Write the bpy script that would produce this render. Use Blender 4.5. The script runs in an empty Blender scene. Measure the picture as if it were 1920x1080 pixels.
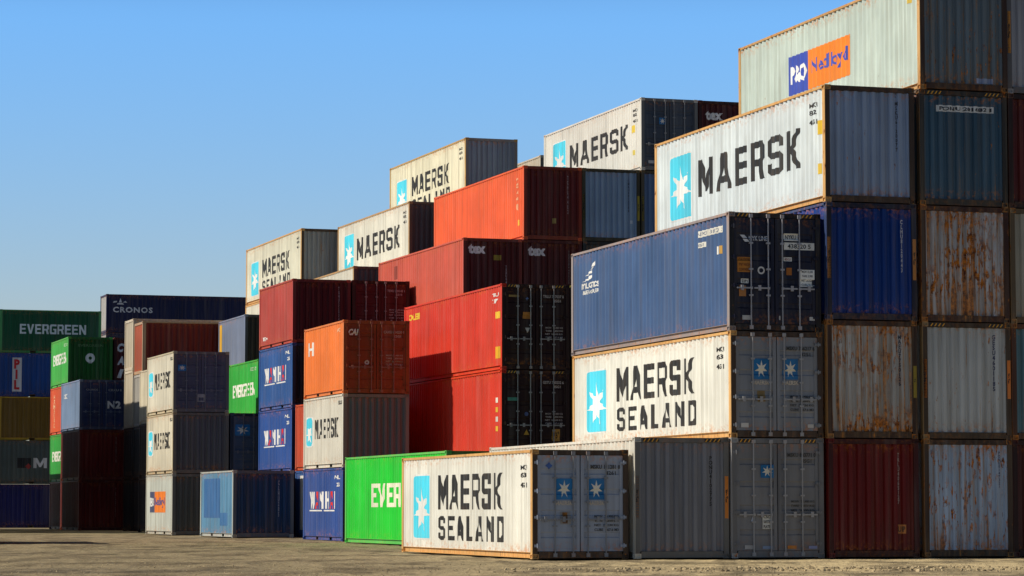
import bpy, bmesh, math, random
from mathutils import Vector, Matrix, noise as mnoise
random.seed(7)
SC = bpy.context.scene
COL = SC.collection
R = math.radians

# ------------------------------------------------------------------ camera, sky, sun, exposure
PHI = 0.310132                                     # yaw of the container grid
VX, VY = math.cos(PHI), math.sin(PHI)              # v: along the end faces (to the right)
UX, UY = -math.sin(PHI), math.cos(PHI)             # u: along the long sides (away, to the left)
cam = bpy.data.cameras.new('camera'); camo = bpy.data.objects.new('camera', cam); COL.objects.link(camo)
cam.sensor_width = 36.0; cam.lens = 36.0 * 5356.64 / 1920.0
cam.clip_start = 0.5; cam.clip_end = 6000
camo.location = (0, 0, 1.1546); camo.rotation_euler = (R(90) + 0.077574, 0, 0)
SC.camera = camo

SUN_EL = R(34.8)
SUN_BACK = 0.10                                    # how far the sun stands behind the end-wall plane
hx, hy = -VX + SUN_BACK * UX, -VY + SUN_BACK * UY
hl = math.hypot(hx, hy); hx /= hl; hy /= hl
sdir = Vector((hx * math.cos(SUN_EL), hy * math.cos(SUN_EL), math.sin(SUN_EL)))
W = bpy.data.worlds.new('World'); SC.world = W; W.use_nodes = True
wn, wl = W.node_tree.nodes, W.node_tree.links
wn.clear()
sky = wn.new('ShaderNodeTexSky'); sky.sky_type = 'NISHITA'; sky.sun_disc = False
sky.sun_elevation = SUN_EL; sky.sun_rotation = math.atan2(hx, hy)
sky.altitude = 0; sky.air_density = 1.0; sky.dust_density = 0.3; sky.ozone_density = 3.0
bg = wn.new('ShaderNodeBackground'); bg.inputs['Strength'].default_value = 0.15
wo = wn.new('ShaderNodeOutputWorld')
# the clear blue band above the horizon is brighter and bluer than the model's, all the way round
wtc = wn.new('ShaderNodeTexCoord'); wsp = wn.new('ShaderNodeSeparateXYZ'); wl.new(wtc.outputs['Generated'], wsp.inputs[0])
wr = wn.new('ShaderNodeValToRGB'); wl.new(wsp.outputs[2], wr.inputs[0])
for pos, c in ((.0, (1.60, 1.58, 1.62)), (.065, (1.72, 1.68, 1.82)), (.17, (1.42, 2.22, 2.98)), (.30, (.26, .29, .37))):
    e = wr.color_ramp.elements[0] if pos == 0 else wr.color_ramp.elements.new(pos)
    e.position = pos; e.color = tuple(x / 3 for x in c) + (1,)
wr.color_ramp.elements[-1].color = (.10, .11, .14, 1)
wm = wn.new('ShaderNodeMix'); wm.data_type = 'RGBA'; wm.blend_type = 'MULTIPLY'; wm.inputs[0].default_value = 1.0
wl.new(sky.outputs[0], wm.inputs[6]); wl.new(wr.outputs[0], wm.inputs[7])
wv = wn.new('ShaderNodeVectorMath'); wv.operation = 'SCALE'; wv.inputs['Scale'].default_value = 1.2
wl.new(wm.outputs[2], wv.inputs[0]); wl.new(wv.outputs[0], bg.inputs[0]); wl.new(bg.outputs[0], wo.inputs[0])
sl = bpy.data.lights.new('sun', 'SUN'); sl.energy = 4.6; sl.angle = R(0.5); sl.color = (1.0, 0.915, 0.78)
so = bpy.data.objects.new('sun', sl); COL.objects.link(so)
so.rotation_euler = sdir.to_track_quat('Z', 'Y').to_euler(); so.location = (-30, 30, 60)
SC.view_settings.view_transform = 'Standard'; SC.view_settings.look = 'None'
SC.view_settings.exposure = 0.0; SC.view_settings.gamma = 1.0

# ------------------------------------------------------------------ materials
def N(t, kind, **kw):
    n = t.nodes.new(kind)
    for k, v in kw.items():
        if k in n.inputs: n.inputs[k].default_value = v
        else: setattr(n, k, v)
    return n
def math_n(t, op, a, b=None, clamp=False):
    n = t.nodes.new('ShaderNodeMath'); n.operation = op; n.use_clamp = clamp
    for i, x in enumerate((a, b)):
        if x is None: continue
        if isinstance(x, (int, float)): n.inputs[i].default_value = x
        else: t.links.new(x, n.inputs[i])
    return n.outputs[0]
def ramp(t, x, lo, hi):
    n = t.nodes.new('ShaderNodeMapRange'); n.interpolation_type = 'SMOOTHSTEP'
    t.links.new(x, n.inputs['Value'])
    for k, v in (('From Min', lo), ('From Max', hi)):
        if isinstance(v, (int, float)): n.inputs[k].default_value = v
        else: t.links.new(v, n.inputs[k])
    return n.outputs['Result']
def mixc(t, f, a, b, mode='MIX'):
    n = t.nodes.new('ShaderNodeMix'); n.data_type = 'RGBA'; n.blend_type = mode
    for i, x in ((0, f), (6, a), (7, b)):
        if isinstance(x, (int, float)): n.inputs[i].default_value = x
        elif isinstance(x, tuple): n.inputs[i].default_value = x if len(x) == 4 else (*x, 1)
        else: t.links.new(x, n.inputs[i])
    return n.outputs[2]

def make_group():
    t = bpy.data.node_groups.new('weathered_paint', 'ShaderNodeTree')
    I = t.interface
    I.new_socket('Color', in_out='INPUT', socket_type='NodeSocketColor')
    for nm, d in (('Rust', .2), ('Dirt', .3), ('Edge', .2), ('Rough', .5)):
        s = I.new_socket(nm, in_out='INPUT', socket_type='NodeSocketFloat'); s.default_value = d
    I.new_socket('Shader', in_out='OUTPUT', socket_type='NodeSocketShader')
    gi = t.nodes.new('NodeGroupInput'); go = t.nodes.new('NodeGroupOutput')
    tc = t.nodes.new('ShaderNodeTexCoord'); oi = t.nodes.new('ShaderNodeObjectInfo')
    off = t.nodes.new('ShaderNodeVectorMath'); off.operation = 'ADD'
    rv = t.nodes.new('ShaderNodeCombineXYZ')
    r1 = math_n(t, 'MULTIPLY', oi.outputs['Random'], 91.0)
    for i in range(3): t.links.new(r1, rv.inputs[i])
    t.links.new(tc.outputs['Object'], off.inputs[0]); t.links.new(rv.outputs[0], off.inputs[1])
    P = off.outputs[0]
    def noise(scale, detail=4, rough=.55, mp=None):
        n = N(t, 'ShaderNodeTexNoise', Scale=scale, Detail=detail, Roughness=rough)
        if mp:
            m = N(t, 'ShaderNodeMapping'); m.inputs['Scale'].default_value = mp
            t.links.new(P, m.inputs[0]); t.links.new(m.outputs[0], n.inputs['Vector'])
        else: t.links.new(P, n.inputs['Vector'])
        return n.outputs['Fac']
    big = noise(.45, 3)
    streak = noise(1, 3, .5, (7, 7, .28))
    fine = noise(10, 5, .65)
    spot = noise(1, 6, .66, (11, 11, 3.0))
    run = noise(1, 4, .6, (11, 11, .42))
    area = noise(.9, 3, .5)
    gz = t.nodes.new('ShaderNodeSeparateXYZ'); t.links.new(tc.outputs['Generated'], gz.inputs[0])
    # edge: 1 at the top and bottom of the piece, falling towards the middle
    dz = math_n(t, 'ABSOLUTE', math_n(t, 'SUBTRACT', gz.outputs[2], .5))
    edge = ramp(t, dz, .36, .5)
    low = ramp(t, gz.outputs[2], .45, 0.0)
    # paint: sun fade and rain streaks
    v = math_n(t, 'ADD', math_n(t, 'MULTIPLY', ramp(t, big, .3, .7), .22), .86)
    vv = t.nodes.new('ShaderNodeCombineXYZ')
    for i in range(3): t.links.new(v, vv.inputs[i])
    chalk = noise(1, 4, .6, (3.4, 3.4, .16))
    c0 = mixc(t, 1.0, gi.outputs['Color'], vv.outputs[0], 'MULTIPLY')
    c0 = mixc(t, math_n(t, 'MULTIPLY', ramp(t, chalk, .50, .74), .14), c0, mixc(t, .5, gi.outputs['Color'], (.62, .60, .55)))
    c0 = mixc(t, math_n(t, 'MULTIPLY', ramp(t, chalk, .48, .28), .30), c0, mixc(t, .8, gi.outputs['Color'], (0, 0, 0)), 'MIX')
    dm = math_n(t, 'MULTIPLY', math_n(t, 'MULTIPLY', ramp(t, streak, .44, .70), gi.outputs['Dirt']), 1.3, True)
    dirty = mixc(t, .45, gi.outputs['Color'], (.14, .105, .065), 'MIX')
    c1 = mixc(t, dm, c0, dirty)
    dl = math_n(t, 'MULTIPLY', math_n(t, 'MULTIPLY', low, ramp(t, spot, .38, .62)), gi.outputs['Dirt'])
    c1 = mixc(t, math_n(t, 'MULTIPLY', dl, .55), c1, mixc(t, .35, gi.outputs['Color'], (.20, .15, .085)))
    # rust: spots, runs below them, and seams
    thr = math_n(t, 'SUBTRACT', .74, math_n(t, 'MULTIPLY', gi.outputs['Rust'], .26))
    a = ramp(t, spot, thr, math_n(t, 'ADD', thr, .05))
    thr2 = math_n(t, 'SUBTRACT', .80, math_n(t, 'MULTIPLY', gi.outputs['Rust'], .27))
    run2 = math_n(t, 'ADD', run, math_n(t, 'MULTIPLY', low, .07))
    b = math_n(t, 'MULTIPLY', ramp(t, run2, thr2, math_n(t, 'ADD', thr2, .10)), .8)
    pat = ramp(t, area, .34, .62)
    a = math_n(t, 'MULTIPLY', a, pat)
    ee = math_n(t, 'MULTIPLY', math_n(t, 'MULTIPLY', edge, ramp(t, math_n(t, 'ADD', fine, math_n(t, 'MULTIPLY', area, .4)), .66, .86)), gi.outputs['Edge'])
    stain = math_n(t, 'MULTIPLY', math_n(t, 'MULTIPLY', ramp(t, run2, math_n(t, 'SUBTRACT', thr2, .10), math_n(t, 'ADD', thr2, .06)), math_n(t, 'MINIMUM', gi.outputs['Rust'], .8)), .75)
    fac = math_n(t, 'MAXIMUM', math_n(t, 'MAXIMUM', a, b), ee, True)
    c1 = mixc(t, stain, c1, (.34, .20, .075))
    rc = mixc(t, ramp(t, fine, .35, .65), (.085, .022, .010), (.60, .205, .026))
    c2 = mixc(t, fac, c1, rc)
    bs = t.nodes.new('ShaderNodeBsdfPrincipled')
    t.links.new(c2, bs.inputs['Base Color'])
    ro = math_n(t, 'ADD', gi.outputs['Rough'], math_n(t, 'MULTIPLY', fac, .35), True)
    ro = math_n(t, 'ADD', ro, math_n(t, 'MULTIPLY', math_n(t, 'SUBTRACT', fine, .5), .25), True)
    t.links.new(ro, bs.inputs['Roughness'])
    bs.inputs['Specular IOR Level'].default_value = .22
    dent = noise(1.3, 2, .4)
    hgt = math_n(t, 'ADD', math_n(t, 'MULTIPLY', dent, .05), math_n(t, 'MULTIPLY', math_n(t, 'MULTIPLY', fine, fac), .006))
    bp = N(t, 'ShaderNodeBump', Strength=.5, Distance=1.0)
    t.links.new(hgt, bp.inputs['Height']); t.links.new(bp.outputs[0], bs.inputs['Normal'])
    t.links.new(bs.outputs[0], go.inputs[0])
    return t
GRP = make_group()
MATS = {}
def paint(col, rust=.2, dirt=.3, edge=.3, rough=.5):
    k = (tuple(round(c, 3) for c in col), rust, dirt, edge, rough)
    if k in MATS: return MATS[k]
    m = bpy.data.materials.new('container_paint'); m.use_nodes = True
    t = m.node_tree; t.nodes.clear()
    g = t.nodes.new('ShaderNodeGroup'); g.node_tree = GRP
    g.inputs['Color'].default_value = (*col, 1)
    for nm, x in (('Rust', rust), ('Dirt', dirt), ('Edge', edge), ('Rough', rough)): g.inputs[nm].default_value = x
    o = t.nodes.new('ShaderNodeOutputMaterial'); t.links.new(g.outputs[0], o.inputs[0])
    m.diffuse_color = (*col, 1)
    MATS[k] = m
    return m
def plain(col, rough=.6, metal=0.0):
    k = ('p', col, rough, metal)
    if k in MATS: return MATS[k]
    m = bpy.data.materials.new('plain'); m.use_nodes = True
    b = m.node_tree.nodes['Principled BSDF']
    t = m.node_tree
    n = N(t, 'ShaderNodeTexNoise', Scale=6.0, Detail=5.0)
    tc = t.nodes.new('ShaderNodeTexCoord'); t.links.new(tc.outputs['Object'], n.inputs['Vector'])
    c = mixc(t, ramp(t, n.outputs['Fac'], .35, .7), tuple(x * .8 for x in col), tuple(min(1, x * 1.08) for x in col))
    t.links.new(c, b.inputs['Base Color'])
    b.inputs['Roughness'].default_value = rough; b.inputs['Metallic'].default_value = metal
    MATS[k] = m
    return m

# ------------------------------------------------------------------ ground
def gz(x, y):
    t = min(max((math.hypot(x, y) - 75) / 35, 0), 1)
    return .1 * t * t * (3 - 2 * t)
def relief(x, y):
    """shallow ruts and lumps of a driven-over dirt yard, never above the container feet"""
    k = min(max((y - 44) / 3, 0), 1) * min(max((130 - y) / 15, 0), 1) * (1 if -26 < x < 24 else 0)
    if k == 0: return 0
    n = mnoise.fractal((x * .35, y * .9, 0), .9, 2.1, 4) * .020 + mnoise.noise((x * 2.1, y * 2.1, 5)) * .010
    c, sn = math.cos(.20), math.sin(.20); d = -x * sn + y * c               # wheel tracks crossing the yard
    n -= .022 * max(0, math.sin(d * 1.35 + 1.2 * mnoise.noise((x * .12, y * .12, 9)))) ** 6
    return k * (min(n, .022) - .026)
def ground():
    me = bpy.data.meshes.new('ground'); bm = bmesh.new()
    xs = [-3000, -1200, -500, -250, -150, -100, -70, -50, -35] + [-24 + .3 * i for i in range(151)] + [30, 45, 70, 100, 150, 250, 500, 1200, 3000]
    ys = [-3000, -1000, -300, -100, 0, 20, 36, 43] + [46 + .22 * i for i in range(101)] + [68.2 + .6 * i for i in range(90)] + list(range(126, 221, 6)) + [260, 350, 600, 1200, 4000]
    vs = [[bm.verts.new((x, y, gz(x, y) + relief(x, y))) for x in xs] for y in ys]
    for j in range(len(ys) - 1):
        for i in range(len(xs) - 1):
            bm.faces.new((vs[j][i], vs[j][i + 1], vs[j + 1][i + 1], vs[j + 1][i]))
    bm.to_mesh(me); bm.free()
    o = bpy.data.objects.new('ground', me); COL.objects.link(o); o['kind'] = 'structure'
    m = bpy.data.materials.new('packed_earth'); m.use_nodes = True; t = m.node_tree
    b = t.nodes['Principled BSDF']; b.inputs['Roughness'].default_value = .95; b.inputs['Specular IOR Level'].default_value = .15
    tc = t.nodes.new('ShaderNodeTexCoord'); P = tc.outputs['Object']
    def noise(scale, d=5, r=.6, mp=None, rot=0):
        n = N(t, 'ShaderNodeTexNoise', Scale=scale, Detail=d, Roughness=r)
        if mp:
            mm = t.nodes.new('ShaderNodeMapping'); mm.inputs['Scale'].default_value = mp; mm.inputs['Rotation'].default_value = (0, 0, rot)
            t.links.new(P, mm.inputs[0]); t.links.new(mm.outputs[0], n.inputs['Vector'])
        else: t.links.new(P, n.inputs['Vector'])
        return n.outputs['Fac']
    big = noise(.09, 4); mid = noise(.8, 6, .65); fine = noise(14, 4, .7)
    trk = noise(1.0, 5, .62, (.55, .24, 1), R(8))
    patch = noise(1.0, 5, .6, (.16, .10, 1), R(-20))
    sx = t.nodes.new('ShaderNodeSeparateXYZ'); t.links.new(P, sx.inputs[0])
    # paler to the right, darker to the left
    lr = math_n(t, 'ADD', sx.outputs[0], math_n(t, 'MULTIPLY', math_n(t, 'SUBTRACT', big, .5), 9.0))
    side = ramp(t, lr, -7.0, 7.0)
    c = mixc(t, side, (.33, .265, .155), (.68, .54, .30))
    c = mixc(t, math_n(t, 'MULTIPLY', ramp(t, trk, .48, .58), .70), c, (.115, .088, .052))
    c = mixc(t, math_n(t, 'MULTIPLY', ramp(t, patch, .52, .62), .50), c, (.11, .092, .066))
    c = mixc(t, math_n(t, 'MULTIPLY', ramp(t, mid, .42, .68), .55), c, (.42, .33, .20))
    c = mixc(t, math_n(t, 'MULTIPLY', ramp(t, fine, .50, .66), .55), c, (.10, .075, .046))
    c = mixc(t, ramp(t, sx.outputs[1], 47.0, 45.5), c, (.045, .044, .043))       # dark unseen ground added below the frame to cut bounced light
    t.links.new(c, b.inputs['Base Color'])
    h = math_n(t, 'ADD', math_n(t, 'MULTIPLY', mid, .10), math_n(t, 'ADD', math_n(t, 'MULTIPLY', fine, .025), math_n(t, 'MULTIPLY', trk, .30)))
    bp = N(t, 'ShaderNodeBump', Strength=.9, Distance=1.0); t.links.new(h, bp.inputs['Height']); t.links.new(bp.outputs[0], b.inputs['Normal'])
    me.materials.append(m)
ground()

# ------------------------------------------------------------------ shared container meshes
CW = 2.40
HS, HC = 2.591, 2.896
L40, L20 = 12.19, 6.06
PW, PL = .13, .16                                   # corner post width and length
def box(bm, a, b):
    (x0, y0, z0), (x1, y1, z1) = a, b
    v = [bm.verts.new(p) for p in ((x0,y0,z0),(x1,y0,z0),(x1,y1,z0),(x0,y1,z0),(x0,y0,z1),(x1,y0,z1),(x1,y1,z1),(x0,y1,z1))]
    for f in ((0,3,2,1),(4,5,6,7),(0,1,5,4),(1,2,6,5),(2,3,7,6),(3,0,4,7)): bm.faces.new([v[i] for i in f])
def cyl(bm, p, q, r, n=8):
    p, q = Vector(p), Vector(q); d = q - p
    M = Matrix.Translation((p + q) / 2) @ d.to_track_quat('Z', 'Y').to_matrix().to_4x4()
    bmesh.ops.create_cone(bm, cap_ends=True, segments=n, radius1=r, radius2=r, depth=d.length, matrix=M)
def mesh(name, bm):
    bmesh.ops.recalc_face_normals(bm, faces=bm.faces[:])
    me = bpy.data.meshes.new(name); bm.to_mesh(me); bm.free()
    me.materials.append(None)
    return me
CACHE = {}
def cached(f):
    def g(*a):
        k = (f.__name__, a)
        if k not in CACHE: CACHE[k] = f(*a)
        return CACHE[k]
    return g
def waves(length, pitch, crest, slope, depth):
    n = max(1, round(length / pitch)); p = length / n
    k = p / pitch; crest *= k; slope *= k; valley = p - crest - 2 * slope
    out = [(0.0, 0.0)]; s = crest / 2
    for i in range(n):
        out += [(s, 0.0), (s + slope, depth), (s + slope + valley, depth), (s + 2 * slope + valley, 0.0)]
        s += p
    out[-1] = (out[-1][0], 0.0); out.append((length, 0.0))
    return out
def side_profile(L): return waves(L - 2 * PL, .278, .072, .068, .046)
def end_profile(): return waves(CW - 2 * PW, .25, .095, .035, .058)
def interp(pr, s):
    for (a, da), (b, db) in zip(pr, pr[1:]):
        if s <= b: return da if b - a < 1e-9 else da + (db - da) * (s - a) / (b - a)
    return pr[-1][1]
SIDE_IN, END_IN = .016, .030
@cached
def side_mesh(L, h):
    bm = bmesh.new(); pr = side_profile(L); z0, z1 = .156, h - .072
    prev = None
    for s, d in pr:
        x = -(CW / 2 - SIDE_IN - d); y = L / 2 - PL - s
        a = bm.verts.new((x, y, z0)); b = bm.verts.new((x, y, z1))
        if prev: bm.faces.new((prev[0], a, b, prev[1]))
        prev = (a, b)
    return mesh('side_wall', bm)
@cached
def end_mesh(L, h):
    bm = bmesh.new(); prev = None; z0, z1 = .175, h - .135
    for s, d in end_profile():
        x = -(CW / 2 - PW) + s; y = -(L / 2 - END_IN - d)
        a = bm.verts.new((x, y, z0)); b = bm.verts.new((x, y, z1))
        if prev: bm.faces.new((prev[0], a, b, prev[1]))
        prev = (a, b)
    return mesh('end_wall', bm)
@cached
def roof_mesh(L, h):
    bm = bmesh.new(); prev = None
    for s, d in waves(L - .3, .42, .12, .05, .02):
        a = bm.verts.new((-(CW / 2 - .055), L / 2 - .15 - s, h - .02 - d)); b = bm.verts.new((CW / 2 - .055, L / 2 - .15 - s, h - .02 - d))
        if prev: bm.faces.new((prev[0], a, b, prev[1]))
        prev = (a, b)
    return mesh('roof', bm)
@cached
def floor_mesh(L, h):
    bm = bmesh.new(); box(bm, (-(CW/2 - .07), -(L/2 - .1), .12), (CW/2 - .07, L/2 - .1, .15))
    n = int(L / .6)
    for i in range(1, n):
        y = -L / 2 + i * L / n
        box(bm, (-(CW/2 - .07), y - .03, .03), (CW/2 - .07, y + .03, .118))
    return mesh('floor', bm)
def casting(bm, sx, sy, z0, L):
    x1 = sx * (CW / 2 + .003); x0 = sx * (CW / 2 - .159); y1 = sy * (L / 2 + .003); y0 = sy * (L / 2 - .175)
    b2 = bmesh.new(); box(b2, (min(x0,x1), min(y0,y1), z0), (max(x0,x1), max(y0,y1), z0 + .118))
    b2.normal_update()
    for f in [f for f in b2.faces if (f.normal.x * sx > .9 or f.normal.y * sy > .9)]:
        r = bmesh.ops.inset_region(b2, faces=[f], thickness=.034, depth=0)
        r = bmesh.ops.inset_region(b2, faces=[f], thickness=.002, depth=-.03)
    me = bpy.data.meshes.new('t'); b2.to_mesh(me); b2.free(); bm.from_mesh(me); bpy.data.meshes.remove(me)
@cached
def casting_mesh(L, h, sx, sy, top):
    bm = bmesh.new(); casting(bm, sx, sy, h - .118 if top else 0, L)
    return mesh('corner_casting', bm)
@cached
def frame_mesh(L, h, full):
    bm = bmesh.new(); a, b = CW / 2, L / 2
    for sx in (-1, 1):
        X = sorted((sx * a, sx * (a - PW)))
        for sy in (-1, 1):
            Y = sorted((sy * b, sy * (b - PL)))
            if (sx, sy) != (1, -1): box(bm, (X[0], Y[0], .119), (X[1], Y[1], h - .119))
            if full:
                for z in (0, h - .118): casting(bm, sx, sy, z, L)
        yy = b - .176
        X = sorted((sx * a, sx * (a - .06)))
        box(bm, (X[0], -yy, h - .075), (X[1], yy, h - .012))            # top side rail
        # bottom side rail: channel opening outwards, with fork pockets
        web = sorted((sx * (a - .058), sx * (a - .068))); fl = sorted((sx * a, sx * (a - .0575)))
        segs = [(-yy, yy)]
        if L < 8:
            segs = [(-yy, -1.22), (-.86, .86), (1.22, yy)]
        for s0, s1 in segs:
            box(bm, (web[0], s0, .020), (web[1], s1, .160))
            box(bm, (fl[0], s0, .020), (fl[1], s1, .030))
        box(bm, (fl[0], -yy, .150), (fl[1], yy, .160))
        if L < 8:
            for c in (-1.04, 1.04):
                box(bm, (fl[0], c - .18, .020), (fl[1], c + .18, .030))
    end_bars(bm, L, h, 1)
    return mesh('frame', bm)
def end_bars(bm, L, h, sy):
    a, b = CW / 2, L / 2
    Y = sorted((sy * (b - .004), sy * (b - .10)))
    box(bm, (-(a - .16), Y[0], h - .130), (a - .16, Y[1], h - .012))  # header
    box(bm, (-(a - .16), Y[0], .018), (a - .16, Y[1], .170))          # sill
@cached
def end_frame_mesh(L, h):
    bm = bmesh.new(); a, b = CW / 2, L / 2
    end_bars(bm, L, h, -1)
    box(bm, (a - PW, -b, .119), (a, -(b - PL), h - .119))             # post on the shaded corner
    box(bm, (-(a - .012), -(b + .003), .12), (-(a - PW), -(b - .001), h - .12))   # thin dark sheet as shade on the other post's face
    return mesh('end_frame', bm)
# doors -----------------------------------------------------------------
DW = CW / 2 - PW - .012
def door_z(h):
    z0, z1 = .18, h - .14; H = z1 - z0; pr = [(z0, 0.0)]
    for f in (.17, .40, .62, .83):
        c = z0 + H * f
        pr += [(c - .075, 0.0), (c - .048, .022), (c + .048, .022), (c + .075, 0.0)]
    return pr + [(z1, 0.0)]
DOOR_IN = .025
@cached
def door_mesh(L, h, sx):
    bm = bmesh.new(); pr = door_z(h); x0, x1 = (.012, .012 + DW) if sx > 0 else (-.012 - DW, -.012)
    m = .085; y = -(L / 2 - DOOR_IN); prev = None
    for z, d in pr:
        a = bm.verts.new((x0 + m, y + .012 + d, z)); b = bm.verts.new((x1 - m, y + .012 + d, z))
        if prev: bm.faces.new((prev[0], prev[1], b, a))
        prev = (a, b)
    z0, z1 = pr[0][0], pr[-1][0]
    for p, q in (((x0, z0), (x0 + m, z1)), ((x1 - m, z0), (x1, z1)), ((x0 + m, z1 - .06), (x1 - m, z1)), ((x0 + m, z0), (x1 - m, z0 + .06))):
        box(bm, (p[0], y, p[1]), (q[0], y + .05, q[1]))
    return mesh('door', bm)
@cached
def gasket_mesh(L, h):
    bm = bmesh.new(); y = -(L / 2 - .085)
    box(bm, (-(CW/2 - PW), y, .165), (CW/2 - PW, y + .03, h - .125))
    return mesh('door_gasket', bm)
BARS = (-.635, -.185, .185, .635)
@cached
def bar_mesh(L, h, x):
    bm = bmesh.new(); y = -(L / 2 + .012)
    cyl(bm, (x, y, .09), (x, y, h - .05), .018, 8)
    for z in (.08, h - .10):                                    # cam keepers
        box(bm, (x - .045, y - .025, z - .035), (x + .045, y + .02, z + .055))
    for f in (.30, .52, .74):                                   # bar guides
        z = h * f; box(bm, (x - .05, y - .022, z - .022), (x + .05, y + .03, z + .022))
    return mesh('locking_bar', bm)
@cached
def handle_mesh(L, h, x, d):
    bm = bmesh.new(); y = -(L / 2 + .045); z = h * .36
    box(bm, (min(x, x + d * .38), y - .008, z - .018), (max(x, x + d * .38), y + .008, z + .018))
    box(bm, (x + d * .24 - .035, y - .014, z - .06), (x + d * .24 + .035, y + .02, z + .07))
    box(bm, (x - .03, y - .012, z - .03), (x + .03, y + .03, z + .03))
    return mesh('door_handle', bm)
@cached
def hinge_mesh(L, h, sx, f):
    bm = bmesh.new(); y = -(L / 2 + .004); z = h * f; X = sx * (CW / 2 - PW + .0)
    box(bm, (X - .075, y - .012, z - .03), (X + .075, y + .02, z + .03))
    cyl(bm, (X + sx * .01, y - .016, z - .055), (X + sx * .01, y - .016, z + .055), .016, 6)
    return mesh('hinge', bm)

# ------------------------------------------------------------------ flat shapes and lettering
def pts_fill(loops):
    cu = bpy.data.curves.new('t', 'CURVE'); cu.dimensions = '2D'; cu.fill_mode = 'BOTH'
    for lp in loops:
        sp = cu.splines.new('POLY'); sp.points.add(len(lp) - 1); sp.use_cyclic_u = True
        for q, p in zip(sp.points, lp): q.co = (p[0], p[1], 0, 1)
    return curve_tris(cu)
def curve_tris(cu):
    o = bpy.data.objects.new('t', cu); me = o.to_mesh()
    vs = [tuple(v.co[:2]) for v in me.vertices]; fs = [tuple(p.vertices) for p in me.polygons]
    o.to_mesh_clear(); bpy.data.objects.remove(o)
    (bpy.data.curves).remove(cu)
    return vs, fs
G = {
 'M': (1.05, [[(0,0),(0,1),(.27,1),(.5,.44),(.73,1),(1,1),(1,0),(.77,0),(.77,.56),(.57,.1),(.43,.1),(.23,.56),(.23,0)]]),
 'A': (1.0, [[(0,0),(.33,1),(.67,1),(1,0),(.76,0),(.69,.2),(.31,.2),(.24,0)], [(.37,.38),(.63,.38),(.5,.8)]]),
 'E': (.88, [[(0,0),(0,1),(1,1),(1,.82),(.3,.82),(.3,.6),(.9,.6),(.9,.42),(.3,.42),(.3,.18),(1,.18),(1,0)]]),
 'R': (.92, [[(0,0),(0,1),(.84,1),(1,.86),(1,.52),(.84,.41),(1,0),(.70,0),(.56,.36),(.27,.36),(.27,0)], [(.27,.54),(.70,.54),(.70,.83),(.27,.83)]]),
 'S': (.88, [[(.12,0),(.88,0),(1,.1),(1,.47),(.88,.58),(.29,.58),(.29,.83),(.71,.83),(.71,.7),(1,.7),(1,.9),(.88,1),(.12,1),(0,.9),(0,.53),(.12,.42),(.71,.42),(.71,.17),(.29,.17),(.29,.31),(0,.31),(0,.1)]]),
 'K': (.92, [[(0,0),(0,1),(.27,1),(.27,.6),(.66,1),(1,1),(.53,.52),(1,0),(.68,0),(.27,.42),(.27,0)]]),
 'L': (.82, [[(0,0),(0,1),(.3,1),(.3,.18),(1,.18),(1,0)]]),
 'N': (.98, [[(0,0),(0,1),(.28,1),(.75,.38),(.75,1),(1,1),(1,0),(.72,0),(.25,.62),(.25,0)]]),
 'D': (.92, [[(0,0),(0,1),(.76,1),(1,.8),(1,.2),(.76,0)], [(.27,.18),(.27,.82),(.62,.82),(.72,.72),(.72,.28),(.62,.18)]]),
 'V': (1.0, [[(0,1),(.28,1),(.5,.3),(.72,1),(1,1),(.64,0),(.36,0)]]),
 'G': (.94, [[(.14,0),(1,0),(1,.56),(.52,.56),(.52,.40),(.72,.40),(.72,.18),(.36,.18),(.28,.26),(.28,.74),(.36,.82),(1,.82),(1,1),(.14,1),(0,.86),(0,.14)]]),
 'W': (1.3, [[(0,1),(.2,1),(.3,.36),(.42,1),(.58,1),(.7,.36),(.8,1),(1,1),(.81,0),(.6,0),(.5,.5),(.4,0),(.19,0)]]),
 'H': (.96, [[(0,0),(0,1),(.27,1),(.27,.6),(.73,.6),(.73,1),(1,1),(1,0),(.73,0),(.73,.42),(.27,.42),(.27,0)]]),
 'I': (.30, [[(0,0),(0,1),(1,1),(1,0)]]),
}
def block(word, s0, z0, s1, z1, gap=.24):
    """word in painted stencil capitals, fitted to a box; returns list of (loops) per letter"""
    tot = sum(G[c][0] if c != ' ' else .35 for c in word) + gap * (len(word) - 1); k = (s1 - s0) / tot; x = s0; out = []
    for c in word:
        w = (G[c][0] if c != ' ' else .35) * k
        if c != ' ': out.append((c, [[(x + p[0] * w, z0 + p[1] * (z1 - z0)) for p in lp] for lp in G[c][1]]))
        x += w + gap * k
    return out
def text(s, s0, z0, s1, z1, bold=.0, shear=0, spacing=1.0):
    cu = bpy.data.curves.new('t', 'FONT'); cu.body = s; cu.size = 1; cu.offset = bold; cu.shear = shear; cu.resolution_u = 2
    cu.space_character = spacing; cu.space_line = .85; cu.align_x = 'CENTER' if '\n' in s else 'LEFT'
    vs, fs = curve_tris(cu)
    if not vs: return [], []
    xa, xb = min(v[0] for v in vs), max(v[0] for v in vs); ya, yb = min(v[1] for v in vs), max(v[1] for v in vs)
    kx = (s1 - s0) / max(xb - xa, 1e-6); kz = (z1 - z0) / max(yb - ya, 1e-6)
    return [(s0 + (v[0] - xa) * kx, z0 + (v[1] - ya) * kz) for v in vs], fs
def merge(parts):
    V, F = [], []
    for vs, fs in parts:
        k = len(V); V += vs; F += [tuple(i + k for i in f) for f in fs]
    return V, F
def rect(s0, z0, s1, z1): return [(s0, z0), (s1, z0), (s1, z1), (s0, z1)], [(0, 1, 2, 3)]
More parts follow.
